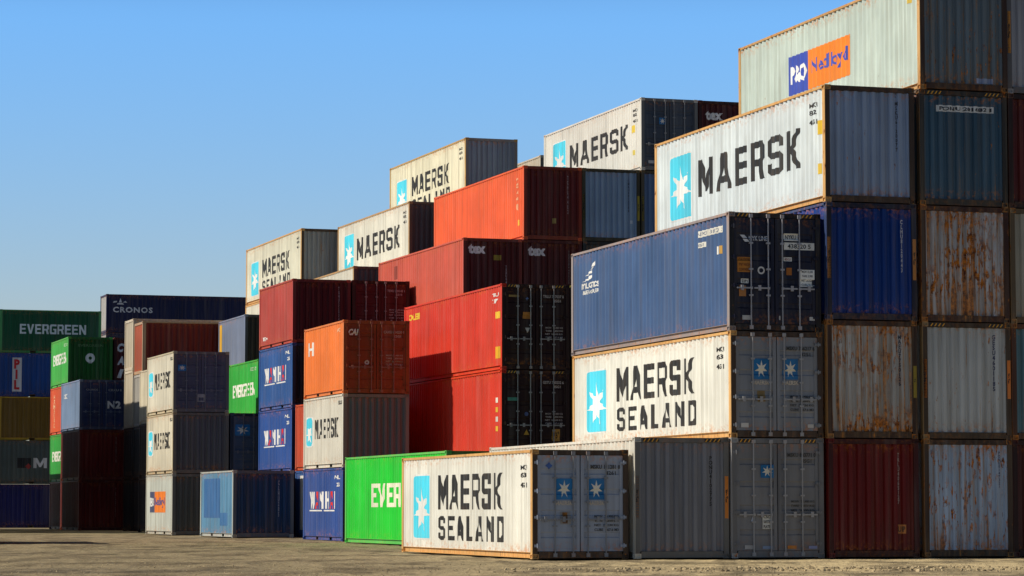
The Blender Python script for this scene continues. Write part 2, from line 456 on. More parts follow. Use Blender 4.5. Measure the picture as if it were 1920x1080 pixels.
def rrect(s0, z0, s1, z1, r):
    lp = []
    for cx, cz, a0 in ((s1 - r, z0 + r, -90), (s1 - r, z1 - r, 0), (s0 + r, z1 - r, 90), (s0 + r, z0 + r, 180)):
        for i in range(5): lp.append((cx + r * math.cos(R(a0 + i * 22.5)), cz + r * math.sin(R(a0 + i * 22.5))))
    return lp
def star(cx, cz, rx, rz, n=7, inner=.40):
    return [(cx + (rx if i % 2 == 0 else rx * inner) * math.sin(math.pi * i / n), cz + (rz if i % 2 == 0 else rz * inner) * math.cos(math.pi * i / n)) for i in range(2 * n)]
def ring(cx, cz, r0, r1, n=20):
    f = lambda r: [(cx + r * math.cos(2 * math.pi * i / n), cz + r * math.sin(2 * math.pi * i / n)) for i in range(n)]
    return pts_fill([f(r1), f(r0)])

# ------------------------------------------------------------------ one container
JR = random.Random(3)
class Box:
    pass
def place(name, me, mat, parent):
    o = bpy.data.objects.new(name, me); COL.objects.link(o); o.parent = parent
    if o.material_slots:
        o.material_slots[0].link = 'OBJECT'; o.material_slots[0].material = mat
    return o
MIR = Matrix.Rotation(math.pi, 4, 'Z')
def container(u, v, z, L, h, col, label, rust=.2, dirt=.3, edge=.3, frame=None, frust=.35, near='wall', dphi=0.0, detail=1,
              rot=False, bars=(.33, .33, .34), endcol=None, dirty_end=None, eframe=None, group='shipping containers stacked in the yard'):
    """u, v: near-left bottom corner on the yard grid; rot: long side along v instead of u"""
    u += JR.uniform(-.035, .035); v += JR.uniform(-.010, .010); dphi += JR.uniform(-.0012, .0012)
    a = PHI + dphi; ux, uy, vx, vy = -math.sin(a), math.cos(a), math.cos(a), math.sin(a)
    X, Y = VX * v + UX * u, VY * v + UY * u
    if not rot: cx, cy, ang = X + vx * CW / 2 + ux * L / 2, Y + vy * CW / 2 + uy * L / 2, a
    else:       cx, cy, ang = X + vx * L / 2 + ux * CW / 2, Y + vy * L / 2 + uy * CW / 2, a + math.pi / 2
    r = bpy.data.objects.new('shipping_container', None); COL.objects.link(r)
    r.empty_display_size = .5
    r.location = (cx, cy, z); r.rotation_euler = (0, 0, ang)
    r['label'] = label; r['category'] = 'shipping container'; r['group'] = group
    c = Box(); c.root, c.L, c.h = r, L, h; c.near = near; c.rot = rot
    m = paint(col, rust, dirt, edge); c.paint = m
    fm = paint(frame or col, frust, dirt, .35); c.fm = fm
    em = paint(endcol or col, rust if dirty_end is None else dirty_end, dirt, edge)  # light and shade of the end baked into its own paint
    place('side_wall', side_mesh(L, h), m, r)
    o = place('side_wall', side_mesh(L, h), m, r); o.matrix_basis = MIR
    place('roof', roof_mesh(L, h), m, r); place('floor', floor_mesh(L, h), paint((.10, .07, .05), .3, .6, .3), r)
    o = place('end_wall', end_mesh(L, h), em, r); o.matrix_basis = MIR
    place('frame', frame_mesh(L, h, detail < 2), fm, r)
    fc = frame or col; ef = eframe or (tuple(.18 * p + .55 * q for p, q in zip(fc, endcol)) if endcol else tuple(.32 * p for p in fc))  # near-end frame paint darkened to carry the shade in its colour
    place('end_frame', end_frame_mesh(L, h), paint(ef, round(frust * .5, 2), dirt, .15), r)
    if detail >= 2:
        for sx in (-1, 1):
            for sy in (-1, 1):
                for top in (0, 1): place('corner_casting', casting_mesh(L, h, sx, sy, top), paint(ef if (sx, sy) == (1, -1) else frame or col, min(1, frust + .25), dirt, .3), r)  # near right castings take the shade-darkened paint too
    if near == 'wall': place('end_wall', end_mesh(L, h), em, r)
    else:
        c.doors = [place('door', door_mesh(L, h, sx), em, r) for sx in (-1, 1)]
        place('door_gasket', gasket_mesh(L, h), plain((.015, .015, .016), .8), r)
        bm_ = paint(bars, .35, .3, .2, .4)
        for i, x in enumerate(BARS):
            d = c.doors[0 if x < 0 else 1]
            place('locking_bar', bar_mesh(L, h, x), bm_, d)
            if detail >= 1: place('door_handle', handle_mesh(L, h, x, -1 if x < 0 else 1), bm_, d)
        if detail >= 2:
            for i, sx in enumerate((-1, 1)):
                for f in (.12, .38, .62, .88): place('hinge', hinge_mesh(L, h, sx, f), em, c.doors[i])
    return c
def decal(c, face, tri, col, name, off=.006, rough=.5, wear=None, label=None):
    """lay a flat painted shape onto the corrugated left side ('S'), or near end ('E'), following its folds"""
    vs, fs = tri
    if not vs: return
    bm = bmesh.new(); bv = [bm.verts.new((p[0], p[1], 0)) for p in vs]
    for f in fs:
        if len(set(f)) > 2:
            try: bm.faces.new([bv[i] for i in f])
            except ValueError: pass
    axis = 0
    if face == 'S': pr = [(s + PL, d) for s, d in side_profile(c.L)]
    elif c.near == 'wall' or face == 'F': pr = [(s + PW, d) for s, d in end_profile()]
    else: pr = door_z(c.h); axis = 1
    lo, hi = min(p[axis] for p in vs), max(p[axis] for p in vs)
    if face != 'P':
        for s, d in pr:
            if lo < s < hi:
                no = (1, 0, 0) if axis == 0 else (0, 1, 0)
                bmesh.ops.bisect_plane(bm, geom=bm.verts[:] + bm.edges[:] + bm.faces[:], dist=1e-5, plane_co=(s, s, 0), plane_no=no)
    for q in bm.verts:
        s, zz = q.co.x, q.co.y
        if face == 'S':
            x = -(CW / 2 - SIDE_IN - interp(pr, s)) - off; q.co = (x, c.L / 2 - s, zz)
        elif face == 'P': q.co = (-CW / 2 + s, -(c.L / 2) - off, zz)       # on posts, header or sill
        elif axis == 0: q.co = (-CW / 2 + s, -(c.L / 2 - END_IN - interp(pr, s)) - off, zz)
        else: q.co = (-CW / 2 + s, -(c.L / 2 - DOOR_IN) + interp(pr, zz) + (.012 if interp(pr, zz) > 1e-4 else 0) - off - .001, zz)
    me = bpy.data.meshes.new(name); bm.to_mesh(me); bm.free()
    me.materials.append(wear if wear else paint(col, .12, .25, .05, rough))
    o = bpy.data.objects.new(name, me); COL.objects.link(o); o.parent = c.root
    if label: o['label'] = label
    return o
BLACK = (.022, .022, .022); WHITE = (.78, .77, .73); CYAN = (.075, .63, .80); STAR = (.80, .80, .76)
def words(c, face, word, s0, z0, s1, z1, col, name='lettering', gap=.24, off=.006):
    return decal(c, face, merge([pts_fill(l) for ch, l in block(word, s0, z0, s1, z1, gap)]), col, name, off)
def t(c, face, s, s0, z0, s1, z1, col, bold=.02, name='lettering', off=.006, **k):
    return decal(c, face, text(s, s0, z0, s1, z1, bold, **k), col, name, off)
def star_panel(c, s0, z0, s1, z1, cz=.45):
    decal(c, 'S', pts_fill([rrect(s0, z0, s1, z1, .18)]), WHITE, 'logo_border', .004)
    decal(c, 'S', pts_fill([rrect(s0 + .09, z0 + .045, s1 - .09, z1 - .045, .13)]), CYAN, 'logo_panel', .008)
    w, h = s1 - s0, z1 - z0
    decal(c, 'S', pts_fill([star((s0 + s1) / 2, z0 + h * cz, w * .44, h * .36)]), STAR, 'logo_star', .012)
def side_number(c, a, b, col=BLACK):
    L, h = c.L, c.h
    for tx, s0, s1, z in ((a, -.98, -.50, .36), (b, -.98, -.62, .54), ('45G1', -.98, -.60, .78)):
        t(c, 'S', tx, L + s0, h - z - .12, L + s1, h - z, col, .03, 'number_marking')
def maersk_sealand(c):
    star_panel(c, 1.15, .36, 2.95, 2.12)
    words(c, 'S', 'MAERSK', 3.75, 1.17, 9.62, 2.07, BLACK)
    words(c, 'S', 'SEALAND', 3.78, .37, 9.78, 1.00, BLACK, gap=.42)
    side_number(c, 'MSKU', '613')
def maersk(c, hi=0.0):
    star_panel(c, 1.15, .52, 2.95, 2.38, .47)
    words(c, 'S', 'MAERSK', 3.45, 1.02, 10.6, 2.03, BLACK)
    side_number(c, 'MSKU', '812')
def maersk20(c):
    star_panel(c, .35, .80, 1.40, 1.92, .47)
    words(c, 'S', 'MAERSK', 1.72, 1.08, 5.2, 1.78, BLACK, gap=.3)
    t(c, 'S', 'MSKU', 5.2, 2.22, 5.72, 2.36, BLACK, .03, 'number_marking')
def ever20(c, z0=1.12, z1=1.66):
    words(c, 'S', 'EVERGREEN', .75, z0, 5.3, z1, (.80, .80, .72), gap=.12)
    t(c, 'S', 'EMCU 285', 4.5, 2.12, 5.5, 2.28, (.7, .75, .6), .02, 'number_marking')
def door_marks(c, num, code, col, rows=('MGW  30,480 KG', 'TARE  3,850 KG', 'NET  26,630 KG', 'CUBE    67.6 M3'), z=0):
    h = c.h
    t(c, 'E', num, 1.46, h - .46, 2.20, h - .36, col, .03, 'number_marking')
    t(c, 'E', code, 1.84, h - .60, 2.10, h - .51, col, .03, 'number_marking')
    for i, r in enumerate(rows): t(c, 'E', r, 1.55, h - 1.62 - i * .105 + z, 2.16, h - 1.555 - i * .105 + z, col, .02)
def star_sign(c, x0, z0, x1, z1, word=True):
    decal(c, 'E', rect(x0, z0, x1, z1), (.015, .17, .42), 'logo_panel', .007)
    decal(c, 'E', pts_fill([star((x0 + x1) / 2, z0 + .5 * (z1 - z0), (x1 - x0) * .42, (z1 - z0) * .43)]), (.75, .72, .62), 'logo_star', .011)
    if word: t(c, 'E', 'MAERSK', x0 - .01, z0 - .13, x1 + .01, z0 - .03, (.62, .55, .46), .03, 'lettering')
def sticker(c, x0, z0, x1, z1, col, name='warning_sticker', txt=None, tc=BLACK, face='E'):
    decal(c, face, rect(x0, z0, x1, z1), col, name, .007)
    if txt:
        m = (x1 - x0) * .12; lines = txt.split('\n'); n = len(lines); dz = (z1 - z0) / n
        for i, s in enumerate(lines): t(c, face, s, x0 + m, z1 - (i + .82) * dz, x1 - m, z1 - (i + .2) * dz, tc, .02, off=.011)
def hazard(c, n=4):
    """yellow and black height stripes at both ends of the header"""
    h = c.h
    for x0, x1 in ((.20, .62), (CW - .62, CW - .20)):
        decal(c, 'P', rect(x0, h - .115, x1, h - .03), (.03, .028, .025), 'height_marking', .002)
        k = (x1 - x0) / 4
        decal(c, 'P', merge([([(x0 + i * k + .01, h - .11), (x0 + i * k + .045, h - .11), (x0 + i * k + .095, h - .035), (x0 + i * k + .06, h - .035)], [(0, 1, 2, 3)]) for i in range(4)]), (.70, .33, .03), 'height_marking', .005)
def post_strips(c, col=(.62, .20, .02), f0=.42, f1=.75, both=True):
    h = c.h
    for x0, x1 in ((.015, .105), (CW - .105, CW - .015)) if both else ((CW - .105, CW - .015),):
        decal(c, 'P', rect(x0, h * f0, x1, h * f1), col, 'height_sticker', .003)
        decal(c, 'P', text("9'\n6\"", x0 + .015, h * (f0 + .13), x1 - .015, h * (f1 - .11), .03), BLACK, 'lettering', .006)
def vnum(c, s, x, z1, z0, col, w=.07):
    t(c, 'E', '\n'.join(s), x, z0, x + w, z1, col, .03, 'number_marking')
#--SPLIT--
MGREY = (.60, .60, .57); MWHITE = (.72, .71, .63)
RUSTF = (.64, .36, .12)
ZG = .10
def stack_z(levels, z0=0.0):
    out = []; z = z0
    for h in levels: out.append(z); z += h
    return out
M_ = dict(frame=RUSTF, frust=.55, edge=.55, dirt=.35, eframe=(.055, .032, .020))

# ================================================================== front row
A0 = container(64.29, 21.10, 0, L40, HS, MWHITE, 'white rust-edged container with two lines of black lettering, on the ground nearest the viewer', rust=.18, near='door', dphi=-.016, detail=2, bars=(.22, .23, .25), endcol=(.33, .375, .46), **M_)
maersk_sealand(A0); door_marks(A0, 'MSKU 111281 8', '4261', (.05, .05, .05))
star_sign(A0, .60, 1.40, 1.00, 1.90); star_sign(A0, 1.40, 1.40, 1.80, 1.90)
sticker(A0, .70, .82, .96, 1.12, (.30, .30, .30), 'warning_sticker'); sticker(A0, .755, .84, .885, 1.10, (.33, .13, .02), 'warning_sticker')
decal(A0, 'E', pts_fill([star(.42, 2.20, .09, .09, 4, .6)]), (.05, .13, .40), 'warning_sticker')

A1 = container(64.11, 23.62, 0, L40, HC, (.64, .62, .54), 'container with a plain grey end and orange post strips, right of the front white one', rust=.12, near='wall', dphi=-.013, detail=2, frame=(.62, .60, .52), frust=.2, endcol=(.195, .205, .235), eframe=(.13, .13, .125))
hazard(A1); post_strips(A1, f0=.33, f1=.68); vnum(A1, 'PONU4102775', 1.92, 2.45, 1.25, BLACK)

za = stack_z([HC, HS, HC])
A2a = container(64.05, 26.06, za[0], L40, HC, (.36, .36, .36), 'dark grey container on the ground with a single small blue star sign on its doors', rust=.2, near='door', dphi=-.012, detail=2, frust=.3, endcol=(.18, .185, .20))
star_sign(A2a, .76, 1.93, 1.10, 2.25, False); hazard(A2a); door_marks(A2a, 'MSKU 883771 0', '45G1', (.05, .05, .05), z=.05)
sticker(A2a, .80, .70, 1.02, 1.05, (.62, .62, .58), 'data_plate', 'CSC\nSAFETY\nPLATE'); sticker(A2a, .34, .22, .60, .31, (.5, .5, .5), 'data_plate'); sticker(A2a, .80, .22, 1.06, .29, (.22, .30, .45), 'data_plate')
sticker(A2a, 1.45, .22, 1.68, .30, (.55, .20, .03), 'warning_sticker'); sticker(A2a, 2.0, .22, 2.22, .29, (.25, .28, .48), 'data_plate')
decal(A2a, 'E', pts_fill([[(.50, .88), (.60, .88), (.55, 1.02)]]), (.55, .6, .7), 'warning_sticker')
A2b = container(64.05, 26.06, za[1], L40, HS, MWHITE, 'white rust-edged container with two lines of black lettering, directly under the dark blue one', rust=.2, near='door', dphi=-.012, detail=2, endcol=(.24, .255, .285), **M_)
maersk_sealand(A2b); door_marks(A2b, 'MSKU 766217 6', '4251', (.05, .05, .05))
star_sign(A2b, .60, 1.42, 1.00, 1.92); star_sign(A2b, 1.36, 1.42, 1.76, 1.92)
sticker(A2b, .70, .88, .90, 1.14, (.26, .17, .06)); sticker(A2b, .26, .25, .46, .36, (.6, .58, .55), 'data_plate'); sticker(A2b, 2.0, .25, 2.16, .34, (.55, .53, .5), 'data_plate')
NAVY = (.050, .105, .235)
A2c = container(64.05, 26.06, za[2], L40, HC, NAVY, 'dark blue container with white sail logo and dark doors covered in stickers', rust=.08, dirt=.35, near='door', dphi=-.012, detail=2, frame=(.30, .25, .24), frust=.42, edge=.25, eframe=(.007, .007, .012), endcol=(.009, .011, .032), bars=(.36, .36, .40))
# side: sail mark, words, number patches
decal(A2c, 'S', pts_fill([[(.95, 2.02), (1.6, 2.06), (1.78, 2.22), (1.40, 2.10)], [(1.2, 2.16), (1.72, 2.24), (1.90, 2.40), (1.55, 2.27)], [(1.6, 2.32), (1.92, 2.42), (2.0, 2.60), (1.80, 2.44)]]), WHITE, 'logo_mark')
t(A2c, 'S', 'NYK LOGISTICS', .80, 1.82, 2.25, 1.98, WHITE, .05); t(A2c, 'S', '& MEGACARRIER', 1.0, 1.66, 2.25, 1.77, WHITE, .03)
for s0, z0, s1, z1, tx in ((9.95, 2.44, 11.75, 2.60, 'NYKU 438320 5'), (9.95, 2.18, 10.5, 2.31, '45G1')):
    decal(A2c, 'S', rect(s0, z0, s1, z1), (.72, .70, .62), 'number_plate', .006); t(A2c, 'S', tx, s0 + .08, z0 + .03, s1 - .08, z1 - .03, (.25, .27, .32), .02, 'number_marking', .010)
decal(A2c, 'S', rect(11.28, 1.92, 11.42, 2.12), (.75, .73, .66), 'number_plate'); decal(A2c, 'S', rect(11.50, 1.92, 11.72, 2.12), (.55, .32, .07), 'warning_sticker')
hazard(A2c)
PLATE = (.82, .82, .78)
sticker(A2c, 1.44, 2.22, 1.82, 2.40, PLATE, 'number_plate', 'NYKU', (.03, .03, .04)); sticker(A2c, 1.44, 2.00, 2.24, 2.18, PLATE, 'number_plate', '438320 5', (.03, .03, .04))
sticker(A2c, 1.44, 1.72, 1.66, 1.82, PLATE, 'number_plate', '45G1', (.30, .10, .10))
decal(A2c, 'E', pts_fill([[(.30, 2.34), (.42, 2.34), (.50, 2.26), (.38, 2.26)], [(.36, 2.24), (.48, 2.24), (.54, 2.17), (.42, 2.17)]]), (.7, .7, .72), 'logo_mark')
t(A2c, 'E', 'NYK LINE', .52, 2.20, 1.02, 2.32, (.62, .62, .66), .03, shear=.2)
sticker(A2c, .22, 1.43, .60, 1.80, (.45, .17, .02), 'warning_sticker', 'CAUTION\n9\'6" HIGH\nCONTAINER', (.20, .05, .01))
decal(A2c, 'E', ring(.84, 1.48, .055, .095), (.66, .66, .66), 'emblem'); sticker(A2c, 1.50, 1.38, 1.64, 1.56, (.42, .14, .02)); sticker(A2c, .32, 1.16, .52, 1.27, PLATE, 'number_plate', '22P1')
sticker(A2c, .26, .84, .44, 1.10, (.40, .17, .05)); sticker(A2c, 1.86, 1.10, 2.24, 1.52, PLATE, 'data_plate', 'MGW 32,500\nTARE 3,980\nNET 28,520\nCUBE 76.3', (.10, .10, .12))
sticker(A2c, .34, .27, .56, .38, (.50, .50, .50), 'data_plate'); sticker(A2c, 2.10, .28, 2.24, .37, (.62, .62, .62), 'data_plate'); sticker(A2c, 1.30, .28, 1.335, .38, (.5, .5, .5), 'data_plate')

zb = stack_z([HC] * 5)
SILV = (.43, .43, .42)
def A3(k, *a, **q): return container(63.90, 28.54, zb[k], L40, HC, *a, dphi=-.012, detail=2, **q)
A3a = A3(0, (.115, .003, .003), 'plain dark red container end on the ground with one small orange sticker', rust=.06, dirt=.3, frust=.15)
vnum(A3a, 'TRLU4065127', 1.86, 2.55, 1.30, (.45, .36, .34), .06); sticker(A3a, 1.84, .58, 2.06, .80, (.42, .16, .04), txt='UP')
A3b = A3(1, SILV, 'silver container end with long brown rust streaks, directly under the royal blue one', rust=.92, dirt=.6, edge=.9, frame=(.36, .18, .06), frust=.75, eframe=(.045, .020, .010))
post_strips(A3b, (.30, .22, .02), .35, .62, False); vnum(A3b, 'MAEU7750126', 1.93, 2.55, 1.3, (.05, .06, .1), .06)
A3c = A3(2, (.002, .036, .22), 'royal blue container end beneath the large pale lettered one, right of the dark doors', rust=.22, dirt=.35, edge=.5, frame=(.03, .05, .13), frust=.5, eframe=(.012, .012, .03))
post_strips(A3c, (.42, .17, .04), .35, .70); vnum(A3c, 'CLHU8120443', 1.98, 2.5, 1.2, (.6, .6, .66), .06)
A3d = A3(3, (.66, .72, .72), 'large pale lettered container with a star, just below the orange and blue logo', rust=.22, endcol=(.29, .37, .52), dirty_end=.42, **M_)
maersk(A3d); sticker(A3d, 11.62, 1.70, 11.98, 2.05, (.80, .52, .03), face='S'); sticker(A3d, 11.62, .72, 11.86, .98, (.75, .50, .05), face='S')
vnum(A3d, 'MSKU6120077', 1.92, 2.55, 1.3, (.06, .07, .09), .06)

def A4(k, *a, **q): return container(63.86, 31.09, zb[k], L40, HC, *a, dphi=-.012, detail=2, **q)
A4a = A4(0, (.36, .46, .60), 'bluish silver rust-spotted container end on the ground at the far right of the photo', rust=.75, dirt=.6, edge=.8, frame=(.24, .12, .05), frust=.75, eframe=(.038, .020, .012))
vnum(A4a, 'PONU0147321', 2.02, 2.6, 1.7, (.05, .05, .1), .06)
A4b = A4(1, (.46, .48, .48), 'cleaner silver container end with orange strips on its posts, above the bluish rust-spotted one', rust=.45, dirt=.5, edge=.6, frame=(.34, .22, .10), frust=.6, eframe=(.05, .030, .016))
post_strips(A4b, (.72, .20, .02), .35, .68); hazard(A4b); vnum(A4b, 'GESU4601185', 1.93, 2.6, 1.2, (.05, .05, .12), .06)
A4c = A4(2, (.47, .48, .51), 'most heavily rusted silver container end, right of the royal blue one', rust=.95, dirt=.7, edge=1.0, frame=(.26, .09, .035), frust=.9, eframe=(.045, .014, .008))
A4d = A4(3, (.05, .11, .17), 'dark teal container end with a white lettered band near its top', rust=.40, dirt=.5, edge=.6, frame=(.12, .08, .05), frust=.7, eframe=(.03, .026, .022))
decal(A4d, 'E', rect(.50, 2.36, 2.05, 2.52), (.68, .68, .66), 'number_plate'); t(A4d, 'E', 'PONU 201682 1', .56, 2.39, 1.99, 2.49, (.03, .03, .04), .03, 'number_marking', .010)
hazard(A4d)
A4e = A4(4, (.50, .58, .52), 'pale green container with a blue and orange logo on its side, at the top right', rust=.26, dirt=.5, edge=.8, frame=(.55, .32, .12), frust=.7, eframe=(.045, .020, .011), endcol=(.13, .17, .20), dirty_end=.6)
decal(A4e, 'S', rect(3.72, .98, 5.02, 2.06), (.035, .07, .40), 'logo_panel'); decal(A4e, 'S', rect(5.02, .98, 7.90, 2.06), (.80, .22, .015), 'logo_panel')
t(A4e, 'S', 'P&O', 3.82, 1.28, 4.95, 1.78, (.80, .80, .78), .04, off=.010); t(A4e, 'S', 'Nedlloyd', 5.25, 1.28, 7.70, 1.78, (.05, .08, .42), .02, off=.010)
sticker(A4e, 1.55, .20, 2.0, .33, (.35, .40, .55), 'data_plate')
sticker(A4e, 11.4, 2.25, 11.7, 2.45, (.6, .42, .06), face='S')

def A5(k, *a, **q): return container(63.88, 33.54, zb[k], L40, HC, *a, dphi=-.012, detail=2, **q)
A5(0, (.06, .010, .010), 'dark red container cut off by the right edge of the photo at ground level', rust=.1)
A5(1, (.10, .20, .24), 'teal blue rusty container cut off by the right edge, second level', rust=.4, frame=(.20, .07, .03), frust=.8)
A5(2, (.36, .34, .28), 'brownish silver container cut off by the right edge, third level', rust=.45, frame=(.30, .20, .10), frust=.7)
A5(3, (.09, .010, .010), 'dark red container cut off by the right edge, fourth level', rust=.1, frame=(.08, .03, .02))
x = A5(4, (.33, .33, .36), 'grey container with an orange strip, cut off by the top right corner', rust=.2)
post_strips(x, (.60, .24, .03), .35, .72)

# green one standing between the front row and the second
EG = container(82.6, 24.40, .05, L40, HC, (.013, .56, .030), 'bright green white-lettered container on the ground, half hidden behind the front white one', rust=.06, dirt=.22, frame=(.10, .50, .09), frust=.15, detail=2, edge=.15)
words(EG, 'S', 'EVERGREEN', 3.32, 1.20, 11.85, 1.97, (.82, .80, .62), gap=.12)

# ================================================================== second row: red pair with dark doors
zr = stack_z([HC] * 3, .05)
RED = (.62, .036, .014)
def B1(k, lab, v=28.81, **q): return container(91.02, v, zr[k], L40, HC, q.pop('col', RED), lab, rust=q.pop('rust', .06), dirt=.25, detail=2, **q)
dk = dict(eframe=(.022, .004, .004), endcol=(.020, .003, .004), bars=(.30, .28, .28))
b = B1(0, 'red container at ground level hidden behind the grey front containers, beneath two more red ones', near='wall', endcol=(.020, .003, .004))
b1b = B1(1, 'red container with a half shadowed side, lower of two with dark sticker-covered doors', near='door', frust=.15, **dk)
b1c = B1(2, 'red container with yellow lettering at its far end, upper of two with dark doors', near='door', frust=.15, **dk)
t(b1c, 'S', 'OLEF', .55, 2.34, 2.1, 2.58, (.80, .55, .03), .05)
for c, nm, cd in ((b1c, 'TRLU 717037 0', '45G1'), (b1b, 'GSTU 740232 6', '45G1')):
    door_marks(c, nm, cd, (.50, .42, .40), z=.12); hazard(c)
t(b1c, 'S', 'TRLU', 11.0, 2.50, 11.8, 2.62, WHITE, .03, 'number_marking'); t(b1c, 'S', '717', 11.0, 2.28, 11.6, 2.42, WHITE, .03, 'number_marking')
sticker(b1c, 11.35, 1.75, 11.85, 1.98, (.80, .50, .03), face='S'); sticker(b1c, 11.45, .40, 11.9, .80, (.80, .42, .02), face='S')
for i in range(4): sticker(b1b, 11.5, .85 + i * .32, 11.75, 1.02 + i * .32, (.80, .48, .04) if i in (0, 2) else (.75, .70, .6), face='S')
sticker(b1c, .75, 1.72, 1.05, 1.95, (.50, .20, .04)); sticker(b1c, .25, 2.45, .62, 2.52, (.32, .20, .06)); decal(b1c, 'E', pts_fill([[(.82, 1.42), (1.0, 1.42), (.91, 1.24)]]), (.55, .50, .48), 'warning_sticker')
decal(b1c, 'E', pts_fill([star(.90, 2.40, .06, .06, 4, .6)]), (.12, .18, .40), 'emblem')
sticker(b1b, .22, 1.86, .60, 1.97, (.10, .34, .26), 'data_plate'); decal(b1b, 'E', pts_fill([[(.78, .72), (.98, .72), (.88, .90)]]), (.60, .32, .04), 'warning_sticker'); sticker(b1b, 1.78, .52, 2.06, .92, (.50, .25, .04), txt='9\'6"')
decal(b1b, 'E', ring(.88, 1.42, .0, .07), (.08, .12, .30), 'emblem')
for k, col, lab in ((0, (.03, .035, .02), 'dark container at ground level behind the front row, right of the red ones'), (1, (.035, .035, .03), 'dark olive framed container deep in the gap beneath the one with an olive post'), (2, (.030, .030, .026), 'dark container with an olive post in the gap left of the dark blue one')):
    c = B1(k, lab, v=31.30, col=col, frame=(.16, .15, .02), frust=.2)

# ================================================================== stack with the orange container on top (front left of the red pair)
zc = stack_z([HS] * 3, .06)
WHB = (.020, .075, .285); ORG = (.80, .19, .030)
def wanhai(c, z0=1.14, z1=1.76, s0=1.0):
    bl = block('WAN HAI', s0, z0, s0 + 3.85, z1, .18)
    decal(c, 'S', merge([pts_fill(l) for ch, l in bl if ch != 'A']), WHITE, 'lettering')
    decal(c, 'S', merge([pts_fill(l) for ch, l in bl if ch == 'A']), (.70, .03, .02), 'lettering')
    decal(c, 'S', rect(s0, z0 - .09, s0 + 1.9, z0 - .04), WHITE, 'lettering'); decal(c, 'S', rect(s0 + 2.2, z0 - .09, s0 + 3.8, z0 - .04), WHITE, 'lettering')
    t(c, 'S', 'WHLU', 4.7, 2.18, 5.5, 2.32, WHITE, .03, 'number_marking'); t(c, 'S', '22G1', 5.1, 1.92, 5.5, 2.06, WHITE, .03, 'number_marking')
def CA(k, *a, **q): return container(97.3, 24.97, zc[k], L20, HS, *a, dphi=-.008, detail=2, **q)
c1 = CA(0, (.024, .070, .27), 'blue container lettered red and white, on the ground under a white and an orange one', rust=.06, endcol=(.01, .012, .03)); wanhai(c1)
c2 = CA(1, (.62, .59, .50), 'short white container with a star, directly beneath the bright orange one', rust=.08, dirt=.3, edge=.4, endcol=(.15, .158, .17)); maersk20(c2)
c3 = CA(2, ORG, 'bright orange container with shaded brown doors, resting on a short white one with a star', rust=.05, near='door', endcol=(.26, .045, .013), frame=(.70, .20, .05), frust=.15, bars=(.30, .12, .09))
words(c3, 'S', 'H', .55, 1.55, 1.35, 2.05, WHITE); t(c3, 'S', 'CAXU', 4.9, 2.2, 5.6, 2.34, (.8, .5, .3), .02, 'number_marking')
t(c3, 'E', 'CAI', .18, 2.05, .55, 2.28, (.85, .74, .68), .05, shear=.25); decal(c3, 'E', ring(.86, 1.10, .03, .085), (.55, .50, .48), 'emblem'); door_marks(c3, 'CAXU 614230 1', '22G1', (.50, .38, .32), z=.35)
# the pair just behind it
zc2 = stack_z([HS] * 2, .09)
c = container(103.6, 26.20, zc2[0], L20, HS, (.03, .11, .32), 'blue container with a broad white stripe, a sliver left of the ground blue lettered one', rust=.05, detail=1)
decal(c, 'S', rect(.75, .30, 1.9, 2.40), WHITE, 'painted_stripe')
container(103.6, 26.20, zc2[1], L20, HS, (.50, .06, .02), 'reddish orange container, a thin strip left of the short white one beneath orange', rust=.1, detail=1)

# ================================================================== WAN HAI stack and the dark red pair
zg = stack_z([HS] * 4, .10)
def G1(k, v, *a, **q): return container(112.0, v, zg[k], L20, HS, *a, detail=1, **q)
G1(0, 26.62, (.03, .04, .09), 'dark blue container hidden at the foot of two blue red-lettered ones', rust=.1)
wanhai(G1(1, 26.62, WHB, 'blue container lettered red and white, lower of two stacked beneath the dull red one', rust=.06, endcol=(.012, .012, .02)))
wanhai(G1(2, 26.62, (.022, .09, .29), 'blue container lettered red and white, directly beneath the dull red one', rust=.06, endcol=(.012, .012, .02)))
c = G1(3, 26.62, (.42, .055, .040), 'dull red container resting on two blue lettered ones', rust=.05, endcol=(.075, .003, .006))
vnum(c, 'TGHU2203417', 1.90, 2.3, .6, (.45, .36, .36), .06); t(c, 'S', 'TEX', .6, .35, 1.5, .5, WHITE, .02)
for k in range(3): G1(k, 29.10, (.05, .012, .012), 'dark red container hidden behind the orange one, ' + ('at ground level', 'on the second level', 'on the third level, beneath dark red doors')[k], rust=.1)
c = G1(3, 29.10, (.085, .004, .006), 'dark red container showing only its doors, right of the dull red one', rust=.05, near='door', bars=(.28, .20, .20))
door_marks(c, 'TEXU 220145 1', '2210', (.45, .36, .36), z=.4)

# ================================================================== third row: tex containers, orange, grey blue, white
zt = stack_z([HC] * 6, .09)
TEX = (.58, .095, .055); TEXE_SHADE = (.085, .006, .005)  # second tone carries the end's shade in the colour
def B2(k, v, *a, **q): return container(105.4, v, zt[k], L40, HC, *a, detail=1, **q)
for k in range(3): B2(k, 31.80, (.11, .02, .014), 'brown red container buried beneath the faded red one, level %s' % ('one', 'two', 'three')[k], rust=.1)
c = B2(3, 31.80, TEX, 'long faded red container whose shaded dark brown end has white lettering and a yellow plate', rust=.10, endcol=TEXE_SHADE, dphi=.008)
t(c, 'E', 'tex', .22, 2.28, .92, 2.66, (.85, .80, .76), .05); sticker(c, 1.25, 2.05, 1.55, 2.25, (.33, .25, .03), 'data_plate'); vnum(c, 'TEXU8440217', 1.72, 1.85, .55, (.40, .30, .30), .07)
sticker(c, 11.3, .42, 11.65, .72, (.75, .30, .03), face='S'); t(c, 'S', 'tex', .9, .25, 1.6, .75, WHITE, .04)
sticker(c, 2.4, 2.0, 2.8, 2.55, (.28, .05, .03), 'repaired_patch', face='S')
